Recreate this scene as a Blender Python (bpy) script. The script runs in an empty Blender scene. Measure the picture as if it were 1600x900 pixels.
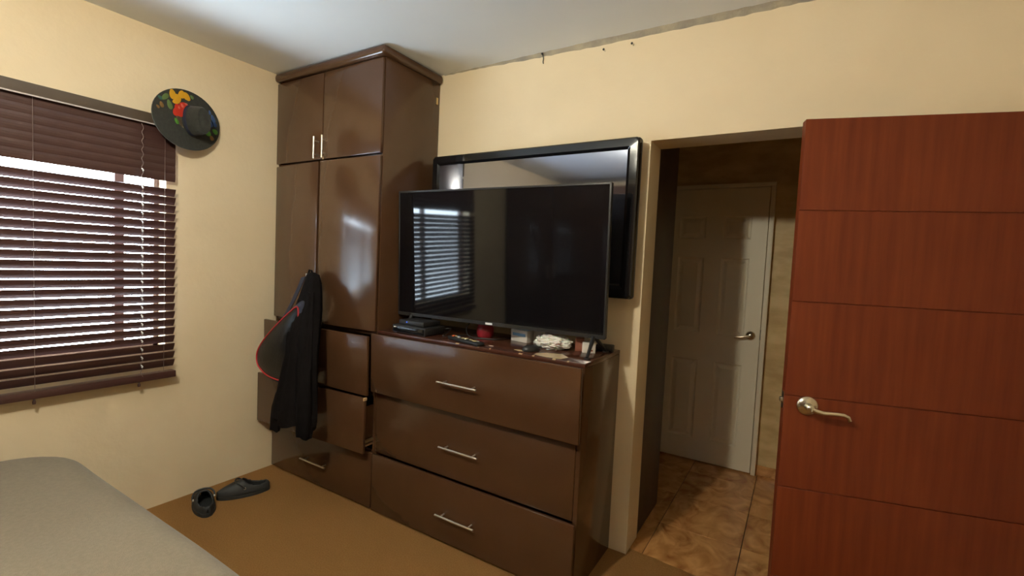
import bpy, bmesh, math, random
from mathutils import Matrix, Vector, Euler
random.seed(7)
PI = math.pi
scene = bpy.context.scene
C = scene.collection

# ------------------------------------------------------------------ camera
cam_d = bpy.data.cameras.new('camera')
cam = bpy.data.objects.new('camera', cam_d)
C.objects.link(cam)
scene.camera = cam
CAM = Vector((2.9193, -2.2593, 1.4202))
YAW, PITCH, ROLL, FPX = math.radians(31.4551), math.radians(-3.0876), math.radians(2.6657), 734.66
fwd = Vector((-math.sin(YAW)*math.cos(PITCH), math.cos(YAW)*math.cos(PITCH), math.sin(PITCH)))
rgt = Vector((math.cos(YAW), math.sin(YAW), 0))
upv = rgt.cross(fwd)
r2 = rgt*math.cos(ROLL) + upv*math.sin(ROLL)
u2 = -rgt*math.sin(ROLL) + upv*math.cos(ROLL)
M = Matrix((r2, u2, -fwd)).transposed().to_4x4()
M.translation = CAM
cam.matrix_world = M
cam_d.sensor_width = 36
cam_d.lens = FPX*36/1600
cam_d.clip_start = 0.02

# ------------------------------------------------------------------ world, daylight, exposure
w = bpy.data.worlds.new('daylight')
scene.world = w
w.use_nodes = True
bg = w.node_tree.nodes['Background']
bg.inputs['Color'].default_value = (0.70, 0.86, 1.0, 1)
bg.inputs['Strength'].default_value = 36.0
pl = bpy.data.lights.new('window_daylight_portal', 'AREA')
pl.shape = 'RECTANGLE'; pl.size = 1.20; pl.size_y = 1.56
po = bpy.data.objects.new('window_daylight_portal', pl)
po.location = (-0.17, -1.83, 1.42); po.rotation_euler = (0, -PI/2, 0)
pl.cycles.is_portal = True
C.objects.link(po)
vs = scene.view_settings
vs.view_transform = 'Standard'; vs.look = 'None'; vs.gamma = 1.0; vs.use_curve_mapping = False
vs.exposure = 0.0
scene.cycles.max_bounces = 14
scene.cycles.diffuse_bounces = 8
scene.cycles.sample_clamp_indirect = 60.0

# ------------------------------------------------------------------ materials
MATS = {}
def mat(name, col, rough=0.6, metal=0.0, spec=0.5, col2=None, nscale=6.0, stretch=(1, 1, 1), bump=0.0, bscale=60.0,
        coat=0.0, coat_rough=0.1, detail=4.0, rough2=None, sheen=0.0, lo=0.35, hi=0.65, distort=0.0):
    m = bpy.data.materials.new(name); m.use_nodes = True
    nt = m.node_tree; b = nt.nodes['Principled BSDF']
    b.inputs['Base Color'].default_value = (*col, 1)
    b.inputs['Roughness'].default_value = rough
    b.inputs['Metallic'].default_value = metal
    b.inputs['Specular IOR Level'].default_value = spec
    b.inputs['Coat Weight'].default_value = coat
    b.inputs['Coat Roughness'].default_value = coat_rough
    b.inputs['Sheen Weight'].default_value = sheen
    tc = nt.nodes.new('ShaderNodeTexCoord')
    mp = nt.nodes.new('ShaderNodeMapping'); mp.inputs['Scale'].default_value = stretch
    nt.links.new(tc.outputs['Object'], mp.inputs['Vector'])
    if col2 is not None:
        n = nt.nodes.new('ShaderNodeTexNoise'); n.inputs['Scale'].default_value = nscale; n.inputs['Detail'].default_value = detail; n.inputs['Distortion'].default_value = distort
        nt.links.new(mp.outputs['Vector'], n.inputs['Vector'])
        r = nt.nodes.new('ShaderNodeValToRGB')
        r.color_ramp.elements[0].position = lo; r.color_ramp.elements[1].position = hi
        r.color_ramp.elements[0].color = (*col, 1); r.color_ramp.elements[1].color = (*col2, 1)
        nt.links.new(n.outputs['Fac'], r.inputs['Fac'])
        nt.links.new(r.outputs['Color'], b.inputs['Base Color'])
        if rough2 is not None:
            mr = nt.nodes.new('ShaderNodeMapRange')
            mr.inputs['To Min'].default_value = rough; mr.inputs['To Max'].default_value = rough2
            nt.links.new(n.outputs['Fac'], mr.inputs['Value']); nt.links.new(mr.outputs['Result'], b.inputs['Roughness'])
    if bump:
        n2 = nt.nodes.new('ShaderNodeTexNoise'); n2.inputs['Scale'].default_value = bscale; n2.inputs['Detail'].default_value = 3
        nt.links.new(tc.outputs['Object'], n2.inputs['Vector'])
        bp = nt.nodes.new('ShaderNodeBump'); bp.inputs['Strength'].default_value = bump; bp.inputs['Distance'].default_value = 0.01
        nt.links.new(n2.outputs['Fac'], bp.inputs['Height']); nt.links.new(bp.outputs['Normal'], b.inputs['Normal'])
    MATS[name] = m
    return m

mat('wall_paint', (0.70, 0.575, 0.38), 0.75, col2=(0.735, 0.61, 0.41), nscale=2.5, bump=0.12, bscale=35)
mat('ceiling_paint', (0.82, 0.85, 0.86), 0.85, col2=(0.79, 0.82, 0.83), nscale=2, bump=0.06, bscale=20)
mat('grubby_plaster', (0.30, 0.27, 0.22), 0.9, col2=(0.46, 0.40, 0.28), nscale=9, bump=0.6, bscale=60)
mat('carpet', (0.39, 0.205, 0.070), 0.98, spec=0.05, col2=(0.32, 0.165, 0.055), nscale=160, bump=0.9, bscale=420)
mat('lacquer', (0.066, 0.0300, 0.0135), 0.17, spec=0.55, col2=(0.073, 0.0340, 0.0155), nscale=5, bump=0.015, bscale=120)
mat('lacquer_top', (0.055, 0.018, 0.010), 0.20, spec=0.55, col2=(0.075, 0.026, 0.014), nscale=9)
mat('raw_board', (0.45, 0.30, 0.15), 0.8)
mat('steel', (0.72, 0.68, 0.60), 0.28, metal=1.0)
mat('nickel', (0.66, 0.60, 0.48), 0.25, metal=1.0)
mat('zinc', (0.75, 0.62, 0.36), 0.4, metal=1.0)
mat('black_gloss', (0.006, 0.006, 0.007), 0.06, spec=0.5)
mat('screen_glass', (0.004, 0.004, 0.005), 0.05, spec=0.45)
mat('plasma_glass', (0.018, 0.018, 0.022), 0.04)
MATS['plasma_glass'].node_tree.nodes['Principled BSDF'].inputs['IOR'].default_value = 3.8
MATS['plasma_glass'].node_tree.nodes['Principled BSDF'].inputs['Specular Tint'].default_value = (0.78, 0.82, 1.0, 1)
mat('bezel_metal', (0.045, 0.043, 0.042), 0.3, metal=0.6)
mat('black_plastic', (0.012, 0.012, 0.012), 0.45)
mat('logo_white', (0.75, 0.75, 0.75), 0.4)
mat('blind_wood', (0.055, 0.023, 0.020), 0.34, spec=0.6, col2=(0.066, 0.029, 0.023), nscale=8, stretch=(1, 1, 30))
mat('blind_head', (0.085, 0.060, 0.040), 0.5)
mat('cord', (0.22, 0.17, 0.15), 0.5)
mat('pale_lip', (0.50, 0.45, 0.42), 0.5)
mat('bead', (0.8, 0.8, 0.8), 0.2)
mat('window_frame', (0.16, 0.10, 0.085), 0.5)
mat('felt', (0.030, 0.030, 0.024), 0.95, spec=0.15, col2=(0.040, 0.040, 0.032), nscale=60, bump=0.2, bscale=200, sheen=0.2)
for nm, c in (('paint_yellow', (0.72, 0.38, 0.02)), ('paint_red', (0.55, 0.035, 0.015)), ('paint_pink', (0.62, 0.13, 0.09)), ('paint_green', (0.09, 0.26, 0.035)),
              ('paint_leaf', (0.13, 0.20, 0.06)), ('paint_brown', (0.24, 0.13, 0.04)), ('paint_blue', (0.05, 0.10, 0.24)), ('paint_teal', (0.05, 0.13, 0.10))):
    mat(nm, c, 0.7, spec=0.3)
mat('bedspread', (0.22, 0.183, 0.132), 0.95, spec=0.1, col2=(0.195, 0.163, 0.117), nscale=90, bump=0.25, bscale=320, sheen=0.15)
mat('jacket_cloth', (0.0065, 0.0055, 0.0055), 0.95, spec=0.04, col2=(0.0085, 0.007, 0.007), nscale=30, bump=0.2, bscale=250)
mat('bag_leather', (0.004, 0.004, 0.0045), 0.33, spec=0.25, bump=0.1, bscale=90)
mat('strap_navy', (0.012, 0.016, 0.035), 0.7)
mat('red_piping', (0.42, 0.018, 0.022), 0.5)
mat('clog_rubber', (0.018, 0.019, 0.019), 0.6, col2=(0.024, 0.025, 0.024), nscale=20)
mat('rivet', (0.45, 0.42, 0.36), 0.5)
mat('white_paint', (0.82, 0.75, 0.58), 0.5)
mat('tile', (0.28, 0.105, 0.026), 0.24, col2=(0.72, 0.38, 0.135), nscale=8, stretch=(1, 0.7, 1), detail=3, lo=0.25, hi=0.75, distort=1.6)
def vary(name):
    nt = MATS[name].node_tree; oi = nt.nodes.new('ShaderNodeObjectInfo')
    mp = [n for n in nt.nodes if n.type == 'MAPPING'][0]
    ml = nt.nodes.new('ShaderNodeVectorMath'); ml.operation = 'SCALE'; ml.inputs[0].default_value = (17.0, 31.0, 5.0)
    nt.links.new(oi.outputs['Random'], ml.inputs['Scale']); nt.links.new(ml.outputs[0], mp.inputs['Location'])
vary('tile')
mat('grout', (0.10, 0.06, 0.03), 0.9)
mat('travertine', (0.50, 0.35, 0.155), 0.5, col2=(0.68, 0.52, 0.26), nscale=6, stretch=(1, 1, 2.2), detail=7)
mat('hall_lacquer', (0.045, 0.026, 0.017), 0.45)
mat('led_blue', (0.0, 0.0, 0.0), 0.5)
b = MATS['led_blue'].node_tree.nodes['Principled BSDF']
b.inputs['Emission Color'].default_value = (0.05, 0.16, 1.0, 1); b.inputs['Emission Strength'].default_value = 1.2
mat('lamp_glass', (0.9, 0.85, 0.75), 0.4)
b = MATS['lamp_glass'].node_tree.nodes['Principled BSDF']
b.inputs['Emission Color'].default_value = (1.0, 0.93, 0.75, 1); b.inputs['Emission Strength'].default_value = 1050.0
mat('plastic_bag', (0.72, 0.68, 0.62), 0.35, spec=0.4)
b = MATS['plastic_bag'].node_tree.nodes['Principled BSDF']; b.inputs['Subsurface Weight'].default_value = 0.2
mat('card_white', (0.66, 0.62, 0.55), 0.6)
mat('card_blue', (0.16, 0.33, 0.55), 0.5)
mat('card_brown', (0.26, 0.09, 0.05), 0.6)
mat('red_ball', (0.25, 0.012, 0.02), 0.35)
mat('button_orange', (0.75, 0.16, 0.04), 0.5)
mat('button_blue', (0.10, 0.25, 0.6), 0.5)
mat('button_cream', (0.75, 0.62, 0.32), 0.5)
mat('paper', (0.55, 0.42, 0.22), 0.6)
mat('clear_film', (0.42, 0.30, 0.17), 0.15, spec=0.6)

def wood_door():
    m = bpy.data.materials.new('door_wood'); m.use_nodes = True; nt = m.node_tree; b = nt.nodes['Principled BSDF']
    tc = nt.nodes.new('ShaderNodeTexCoord'); mp = nt.nodes.new('ShaderNodeMapping'); mp.inputs['Scale'].default_value = (5, 5, 0.55)
    nt.links.new(tc.outputs['Object'], mp.inputs['Vector'])
    n0 = nt.nodes.new('ShaderNodeTexNoise'); n0.inputs['Scale'].default_value = 0.9; n0.inputs['Detail'].default_value = 2
    nt.links.new(mp.outputs['Vector'], n0.inputs['Vector'])
    mul = nt.nodes.new('ShaderNodeMath'); mul.operation = 'MULTIPLY'; mul.inputs[1].default_value = 26.0
    nt.links.new(n0.outputs['Fac'], mul.inputs[0])
    sn = nt.nodes.new('ShaderNodeMath'); sn.operation = 'SINE'; nt.links.new(mul.outputs[0], sn.inputs[0])
    n1 = nt.nodes.new('ShaderNodeTexNoise'); n1.inputs['Scale'].default_value = 45; n1.inputs['Detail'].default_value = 4
    mp2 = nt.nodes.new('ShaderNodeMapping'); mp2.inputs['Scale'].default_value = (1, 1, 0.06)
    nt.links.new(tc.outputs['Object'], mp2.inputs['Vector']); nt.links.new(mp2.outputs['Vector'], n1.inputs['Vector'])
    ad = nt.nodes.new('ShaderNodeMath'); ad.operation = 'MULTIPLY_ADD'; ad.inputs[1].default_value = 0.05
    nt.links.new(sn.outputs[0], ad.inputs[0]); nt.links.new(n1.outputs['Fac'], ad.inputs[2])
    r = nt.nodes.new('ShaderNodeValToRGB'); r.color_ramp.elements[0].position = 0.15; r.color_ramp.elements[1].position = 0.85
    r.color_ramp.elements[0].color = (0.120, 0.020, 0.0065, 1); r.color_ramp.elements[1].color = (0.195, 0.041, 0.011, 1)
    nt.links.new(ad.outputs[0], r.inputs['Fac']); nt.links.new(r.outputs['Color'], b.inputs['Base Color'])
    b.inputs['Roughness'].default_value = 0.45; b.inputs['Specular IOR Level'].default_value = 0.25
    MATS['door_wood'] = m
wood_door()

def glass():
    m = bpy.data.materials.new('window_glass'); m.use_nodes = True; nt = m.node_tree
    for n in list(nt.nodes): nt.nodes.remove(n)
    out = nt.nodes.new('ShaderNodeOutputMaterial'); mx = nt.nodes.new('ShaderNodeMixShader')
    tr = nt.nodes.new('ShaderNodeBsdfTransparent'); gl = nt.nodes.new('ShaderNodeBsdfGlossy'); gl.inputs['Roughness'].default_value = 0.02
    mx.inputs[0].default_value = 0.04
    nt.links.new(tr.outputs[0], mx.inputs[1]); nt.links.new(gl.outputs[0], mx.inputs[2])
    nt.links.new(mx.outputs[0], out.inputs[0])
    MATS['window_glass'] = m
glass()

# ------------------------------------------------------------------ geometry helpers
WORLD = {}          # world position of each object's origin
def props(o, label=None, cat=None, group=None, kind=None):
    if label: o['label'] = label
    if cat: o['category'] = cat
    if group: o['group'] = group
    if kind: o['kind'] = kind
    return o
def thing(name, label, cat, loc, group=None):
    o = bpy.data.objects.new(name, None); C.objects.link(o)
    o.empty_display_size = 0.1; o.location = loc; WORLD[o] = Vector(loc)
    return props(o, label, cat, group)
def setting(name, loc, label=None):
    o = bpy.data.objects.new(name, None); C.objects.link(o); o.location = loc; WORLD[o] = Vector(loc)
    return props(o, label, None, None, 'structure')
def link(name, me, m, parent=None, origin=None):
    me.materials.append(MATS[m])
    vs_ = [v.co for v in me.vertices]
    c = Vector([(min(v[i] for v in vs_) + max(v[i] for v in vs_))/2 for i in range(3)]) if origin is None else Vector(origin)
    me.transform(Matrix.Translation(-c))
    o = bpy.data.objects.new(name, me); C.objects.link(o)
    WORLD[o] = c
    if parent is not None:
        o.parent = parent; o.location = c - WORLD[parent]
    else:
        o.location = c
    return o
def obj(name, bm, m, parent=None, smooth=False, origin=None):
    bmesh.ops.recalc_face_normals(bm, faces=bm.faces[:])
    me = bpy.data.meshes.new(name)
    if smooth:
        for f in bm.faces: f.smooth = True
    bm.to_mesh(me); bm.free()
    if smooth: 
        try: me.set_sharp_from_angle(angle=math.radians(40))
        except Exception: pass
    return link(name, me, m, parent, origin)
def BM(): return bmesh.new()
def box(bm, a, b_, bev=0.0, seg=2, mtx=None):
    x0, y0, z0 = a; x1, y1, z1 = b_
    vs_ = [bm.verts.new(p) for p in ((x0, y0, z0), (x1, y0, z0), (x1, y1, z0), (x0, y1, z0), (x0, y0, z1), (x1, y0, z1), (x1, y1, z1), (x0, y1, z1))]
    fs = [bm.faces.new([vs_[i] for i in q]) for q in ((3, 2, 1, 0), (4, 5, 6, 7), (0, 1, 5, 4), (1, 2, 6, 5), (2, 3, 7, 6), (3, 0, 4, 7))]
    allv = vs_
    if bev:
        es = list({e for f in fs for e in f.edges})
        g = bmesh.ops.bevel(bm, geom=es, offset=bev, segments=seg, profile=0.5, affect='EDGES')
        allv = list({v for f in g['faces'] for v in f.verts} | {v for v in vs_ if v.is_valid})
    if mtx is not None:
        for v in allv: v.co = mtx @ v.co
    return bm
def boxo(name, a, b_, m, parent=None, bev=0.0, seg=2, mtx=None):
    return obj(name, box(BM(), a, b_, bev, seg, mtx), m, parent, smooth=bev > 0)
def tube(bm, pts, r, n=10, cap=True, rs=None):
    pts = [Vector(p) for p in pts]; rings = []
    prev = None
    for i, p in enumerate(pts):
        t = (pts[min(i+1, len(pts)-1)] - pts[max(i-1, 0)]).normalized()
        ref = Vector((0, 0, 1)) if abs(t.z) < 0.95 else Vector((1, 0, 0))
        if prev is None: a = t.cross(ref).normalized()
        else:
            a = prev - t*prev.dot(t)
            a = a.normalized() if a.length > 1e-6 else t.cross(ref).normalized()
        prev = a; c = t.cross(a)
        rr = rs[i] if rs else r
        rings.append([bm.verts.new(p + (a*math.cos(2*PI*k/n) + c*math.sin(2*PI*k/n))*rr) for k in range(n)])
    for i in range(len(rings)-1):
        for k in range(n):
            bm.faces.new((rings[i][k], rings[i][(k+1) % n], rings[i+1][(k+1) % n], rings[i+1][k]))
    if cap:
        bm.faces.new(rings[0][::-1]); bm.faces.new(rings[-1])
    return bm
def lathe(bm, prof, mtx, n=32, sx=1.0, sy=1.0):
    """prof = [(r, h)] about local z; mtx places it"""
    rings = []
    for r, h in prof:
        if r < 1e-6: rings.append([bm.verts.new(mtx @ Vector((0, 0, h)))])
        else: rings.append([bm.verts.new(mtx @ Vector((r*sx*math.cos(2*PI*k/n), r*sy*math.sin(2*PI*k/n), h))) for k in range(n)])
    for a, c in zip(rings[:-1], rings[1:]):
        for k in range(n):
            k2 = (k+1) % n
            if len(a) == 1 and len(c) == 1: continue
            if len(a) == 1: bm.faces.new((a[0], c[k], c[k2]))
            elif len(c) == 1: bm.faces.new((a[k], a[k2], c[0]))
            else: bm.faces.new((a[k], a[k2], c[k2], c[k]))
    return bm
def prism(bm, poly, vec):
    """extrude a 3-D polygon along vec"""
    v = Vector(vec)
    a = [bm.verts.new(p) for p in poly]; b_ = [bm.verts.new(Vector(p) + v) for p in poly]
    n = len(poly)
    bm.faces.new(a); bm.faces.new(b_[::-1])
    for i in range(n): bm.faces.new((a[i], a[(i+1) % n], b_[(i+1) % n], b_[i]))
    return bm
def rotz_about(x, y, ang):
    return Matrix.Translation((x, y, 0)) @ Matrix.Rotation(ang, 4, 'Z') @ Matrix.Translation((-x, -y, 0))

# ------------------------------------------------------------------ dimensions
H = 2.543; XR = 3.78; YR = -3.95
D = 0.4425; WC = 0.955; WD = 2.182; HD = 1.014
XL, XO, HO, TH = 2.272, 3.13, 2.027, 0.179       # doorway in the back wall
WY0, WY1, WZ0, WZ1 = -2.58, -1.075, 0.86, 1.99   # window hole in the left wall
YF = 1.47                                        # far wall of the hallway

# ------------------------------------------------------------------ room shell
bm = BM()
box(bm, (-0.2, YR-0.2, -0.1), (XR+0.2, 0.0, 0.0))
obj('floor', bm, 'carpet')['kind'] = 'structure'
# the carpet tongue that runs into the doorway, with a wavy cut edge
bm = BM(); pts = []
for i in range(25):
    x = XL + (XO-XL)*i/24
    pts.append((x, 0.047 + 0.010*math.sin(x*9.0) - 0.02*max(0, (x-2.45)) + 0.003*math.sin(x*53), -0.02))
poly = [(XL, 0.0, -0.02)] + pts + [(XO, 0.0, -0.02)]
prism(bm, poly, (0, 0, 0.0205))
obj('trim_1', bm, 'carpet')['kind'] = 'structure'
props(boxo('ceiling', (-0.2, YR-0.2, H), (XR+0.2, YF+0.3, H+0.12), 'ceiling_paint'), kind='structure')
bm = BM()
box(bm, (-0.15, YR, 0), (0, WY0, H)); box(bm, (-0.15, WY1, 0), (0, TH, H))
box(bm, (-0.15, WY0, 0), (0, WY1, WZ0)); box(bm, (-0.15, WY0, WZ1), (0, WY1, H))
props(obj('wall_left', bm, 'wall_paint'), kind='structure')
bm = BM()
box(bm, (0, 0, 0), (XL, TH, H)); box(bm, (XO, 0, 0), (XR+0.15, TH, H)); box(bm, (XL, 0, HO), (XO, TH, H))
bmesh.ops.remove_doubles(bm, verts=bm.verts[:], dist=1e-5)
props(obj('wall_back', bm, 'wall_paint'), kind='structure')
props(boxo('wall_right', (XR, YR, 0), (XR+0.15, 0, H), 'wall_paint'), kind='structure')
props(boxo('wall_rear', (-0.15, YR-0.15, 0), (XR+0.15, YR, H), 'wall_paint'), kind='structure')
# hallway shell
props(boxo('wall_hallway_far', (1.0, YF, -0.1), (3.6, YF+0.12, H), 'travertine'), kind='structure')
props(boxo('wall_hallway_left', (0.9, TH, -0.1), (1.0, YF+0.12, H), 'travertine'), kind='structure')
props(boxo('wall_hallway_right', (3.5, TH, -0.1), (3.6, YF, H), 'travertine'), kind='structure')
fl = boxo('floor_hallway', (1.0, 0.0, -0.1), (3.5, YF, -0.006), 'grout'); props(fl, kind='structure')
tile_me = None
xs = [2.337 + 0.414*k for k in range(-3, 4)]
for i, x in enumerate(xs[:-1]):
    x0, x1 = max(x, 1.0)+0.0018, min(xs[i+1], 3.5)-0.0018
    ys = [0.0 if i % 2 == 0 else 0.0, 0.41, 0.82, 1.23, YF]
    for a, c in zip(ys[:-1], ys[1:]):
        boxo('tile', (x0, a+0.0006, -0.02), (x1, c-0.0006, -0.002), 'tile', fl, bev=0.0006, seg=1)
props(boxo('baseboard_hallway', (2.735, YF-0.012, -0.002), (3.5, YF, 0.07), 'tile', bev=0.003), kind='structure')

# grubby bead of plaster along the ceiling joint over the doorway
bm = BM(); rings = []
n = 70
for i in range(n+1):
    t = i/n; x = 0.985 + (3.3-0.985)*t
    s = 0.004 + 0.010*min(1, max(0, (t-0.08)/0.35)) * (1-0.35*max(0, t-0.75)/0.25)
    s += random.uniform(-0.0015, 0.0025)
    rings.append([bm.verts.new(p) for p in ((x, 0.0, H), (x, -s*1.6, H), (x, -s*0.9, H-s*0.6), (x, 0.0, H-s*1.5))])
for a, c in zip(rings[:-1], rings[1:]):
    for k in range(4): bm.faces.new((a[k], a[(k+1) % 4], c[(k+1) % 4], c[k]))
bm.faces.new(rings[0]); bm.faces.new(rings[-1][::-1])
props(obj('trim_2', bm, 'grubby_plaster'), kind='structure')

# ------------------------------------------------------------------ ceiling lamp in the middle of the room (above the frame)
LPX, LPY, LPZ = 1.79, -2.30, 2.40
lamp = thing('ceiling_lamp', 'ceiling lamp with a bare warm bulb over the bed', 'lamp', (LPX, LPY, H))
obj('canopy', lathe(BM(), [(0, 0.0), (0.10, 0.0), (0.10, -0.012), (0.06, -0.035), (0.03, -0.04), (0, -0.04)], Matrix.Translation((LPX, LPY, H)), 32), 'white_paint', lamp, smooth=True)
obj('socket', lathe(BM(), [(0, 0.0), (0.02, 0.0), (0.022, -0.05), (0.0, -0.05)], Matrix.Translation((LPX, LPY, H-0.038)), 24), 'white_paint', lamp, smooth=True)
bm = BM(); bmesh.ops.create_uvsphere(bm, u_segments=20, v_segments=12, radius=0.05, matrix=Matrix.Translation((LPX, LPY, LPZ)))
obj('bulb', bm, 'lamp_glass', lamp, smooth=True)

# nails high on the back wall
def nail(x, z, label, thread=False):
    t = thing('wall_nail', label, 'nail', (x, 0, z), 'nails under the ceiling')
    obj('shank', tube(BM(), [(x, 0.0, z), (x, -0.018, z+0.002)], 0.0022, 8), 'steel' if not thread else 'black_plastic', t)
    obj('head', tube(BM(), [(x, -0.017, z+0.002), (x, -0.020, z+0.0022)], 0.0055, 10), 'black_plastic', t)
    if thread:
        obj('thread', tube(BM(), [(x, -0.012, z), (x+0.003, -0.006, z-0.018), (x-0.001, -0.003, z-0.034), (x+0.002, -0.003, z-0.045)], 0.0022, 6), 'black_plastic', t)
nail(1.668, 2.534, 'nail with dark thread hanging just under the ceiling joint', True)
nail(2.014, 2.490, 'bare nail under the ceiling, middle one of three')
nail(2.156, 2.491, 'bare nail under the ceiling nearest the doorway')

# ------------------------------------------------------------------ window behind the blind
win = setting('window_1', (-0.1, (WY0+WY1)/2, WZ0), 'bronze framed sliding window behind the blind')
fx0, fx1 = -0.125, -0.085
boxo('frame_rail', (fx0, WY0, WZ0), (fx1, WY1, WZ0+0.035), 'window_frame', win)
boxo('frame_rail', (fx0, WY0, WZ1-0.035), (fx1, WY1, WZ1), 'window_frame', win)
boxo('frame_stile', (fx0, WY0, WZ0), (fx1, WY0+0.03, WZ1), 'window_frame', win)
boxo('frame_stile', (fx0, WY1-0.022, WZ0), (fx1, WY1, WZ1), 'window_frame', win)
for ym in (-1.247, -1.90):
    boxo('mullion', (fx0+0.003, ym-0.02, WZ0+0.035), (fx1-0.003, ym+0.02, WZ1-0.035), 'window_frame', win)
for ya, yb in ((WY0+0.03, -1.92), (-1.88, -1.267), (-1.227, WY1-0.022)):
    boxo('pane', (-0.107, ya, WZ0+0.035), (-0.103, yb, WZ1-0.035), 'window_glass', win)
boxo('window_sill', (-0.15, WY0, WZ0-0.0), (0.0, WY1, WZ0+0.012), 'wall_paint', win)

# ------------------------------------------------------------------ the blind
BY0, BY1 = -2.63, -1.047
bl = thing('window_blind', 'dark brown wooden venetian blind over the bright window', 'blind', (0.05, (BY0+BY1)/2, 0.71))
boxo('headrail', (0.005, BY0, 2.040), (0.062, BY1-0.002, 2.092), 'blind_head', bl, bev=0.003)
boxo('headrail_lip', (0.060, BY0, 2.036), (0.066, BY1-0.002, 2.042), 'pale_lip', bl)
SX = 0.035
def slat_mesh(depth, height, thick=0.003):
    # cross section: room-side edge (+x) high, window-side edge low, slightly crowned
    bm = BM(); n = 5; top = []; bot = []
    L_ = math.hypot(depth, height); tx, tz = depth/L_, height/L_; nx, nz = tz, -tx
    for i in range(n):
        u = i/(n-1)-0.5; cr = 0.0022*(1-4*u*u)
        px, pz = tx*L_*u, tz*L_*u
        top.append((px-nx*(thick/2)+nx*cr, pz-nz*(thick/2)+nz*cr)); bot.append((px+nx*(thick/2)+nx*cr, pz+nz*(thick/2)+nz*cr))
    prof = top + bot[::-1]
    prism(bm, [(p[0], BY0, p[1]) for p in prof], (0, BY1-BY0, 0))
    bmesh.ops.recalc_face_normals(bm, faces=bm.faces[:])
    me = bpy.data.meshes.new('slat'); bm.to_mesh(me); bm.free(); me.materials.append(MATS['blind_wood'])
    me.transform(Matrix.Translation((0, -(BY0+BY1)/2, 0)))
    return me
sl_open = slat_mesh(0.020, 0.0380)
sl_closed = slat_mesh(0.0035, 0.0440)
def add_slat(me, z, rot=0.0):
    o = bpy.data.objects.new('slat', me); C.objects.link(o); o.parent = bl
    o.location = Vector((SX, (BY0+BY1)/2, z)) - WORLD[bl]; o.rotation_euler = (0, rot, 0)
    return o
z = 2.018
while z > 1.775:
    add_slat(sl_closed, z, 0.0); z -= 0.0385
z = 1.706
k = 0
zs = []
while z > 0.775:
    add_slat(sl_open, z, random.uniform(-0.03, 0.03)); zs.append(z); z -= 0.0435; k += 1
boxo('bottom_rail', (0.012, BY0, 0.716), (0.062, BY1+0.001, 0.752), 'blind_wood', bl, bev=0.004)
for yc in (-1.60, -2.15):
    obj('ladder_cord', tube(BM(), [(0.061, yc, 2.04), (0.0615, yc, 0.75)], 0.0009, 6), 'cord', bl)
obj('ladder_cord', tube(BM(), [(0.061, -1.105, 2.04), (0.0615, -1.105, 0.75)], 0.0009, 6), 'cord', bl)
# lift cord with a knot between each pair of slats
pts = []
for i in range(160):
    zz = 2.03 - (2.03-0.745)*i/159
    pts.append((0.066 + 0.003*math.sin(zz*144), -1.205+0.004*math.sin(zz*144.4+1.0), zz))
lc = obj('lift_cord', tube(BM(), pts, 0.0016, 6), 'cord', bl)
zz = 1.80
knot_me = None
while zz > 0.76:
    bm = BM(); tube(bm, [(0.068, -1.209, zz+0.006), (0.071, -1.205, zz+0.002), (0.070, -1.202, zz-0.003), (0.068, -1.206, zz-0.006)], 0.003, 7)
    if knot_me is None:
        o = obj('knot', bm, 'bead', lc, smooth=True); knot_me = o.data; base = WORLD[o].copy(); z_first = zz
    else:
        bm.free(); o = bpy.data.objects.new('knot', knot_me); C.objects.link(o); o.parent = lc
        o.location = base + Vector((0, 0, zz-z_first)) - WORLD[lc]
    zz -= 0.0435
obj('cord_tassel', lathe(BM(), [(0.0, 0.0), (0.006, 0.002), (0.007, 0.012), (0.003, 0.024), (0.0, 0.026)], Matrix.Translation((0.05, -1.21, 0.690)), 12), 'blind_wood', bl, smooth=True)
obj('cord_tassel', lathe(BM(), [(0.0, 0.0), (0.006, 0.002), (0.007, 0.012), (0.003, 0.024), (0.0, 0.026)], Matrix.Translation((0.05, -1.60, 0.690)), 12), 'blind_wood', bl, smooth=True)

# ------------------------------------------------------------------ painted hat on the wall
hx, hy, hz = 0.076, -1.013, 2.0955
hat = thing('hat', 'black felt hat with painted yellow and red flowers hung beside the blind', 'hat', (hx, hy, hz))
HM = Matrix.Translation((hx, hy, hz)) @ Matrix.Rotation(math.radians(7.94), 4, 'X') @ Matrix.Rotation(math.radians(19.98), 4, 'Z') @ Matrix.Rotation(math.radians(91.1), 4, 'Y')
# local z = out of the wall, local x = down, local y = along the wall
brim = []
for i in range(9):
    r = 0.050 + (0.160-0.050)*i/8
    brim.append((r, 0.004 + 0.006*(max(0, r-0.07)/0.09)**2))
prof = brim + [(0.1615, 0.0125), (0.160, 0.006)] + [(r, h-0.005) for r, h in brim[::-1][1:]]
obj('brim', lathe(BM(), prof, HM, 48, 0.956, 1.278), 'felt', hat, smooth=True)
HC = HM @ Matrix.Translation((0.0, 0.022, 0.0))
crown_prof = [(0.084, 0.002), (0.080, 0.010), (0.077, 0.03), (0.074, 0.06), (0.071, 0.082), (0.064, 0.092), (0.050, 0.095), (0.03, 0.092), (0.0, 0.090)]
obj('crown', lathe(BM(), crown_prof, HC, 40, 0.98, 0.64), 'felt', hat, smooth=True)
obj('hat_band', lathe(BM(), [(0.0815, 0.009), (0.0825, 0.012), (0.0805, 0.024), (0.079, 0.026)], HC, 40, 0.98, 0.64), 'strap_navy', hat, smooth=True)
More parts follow.
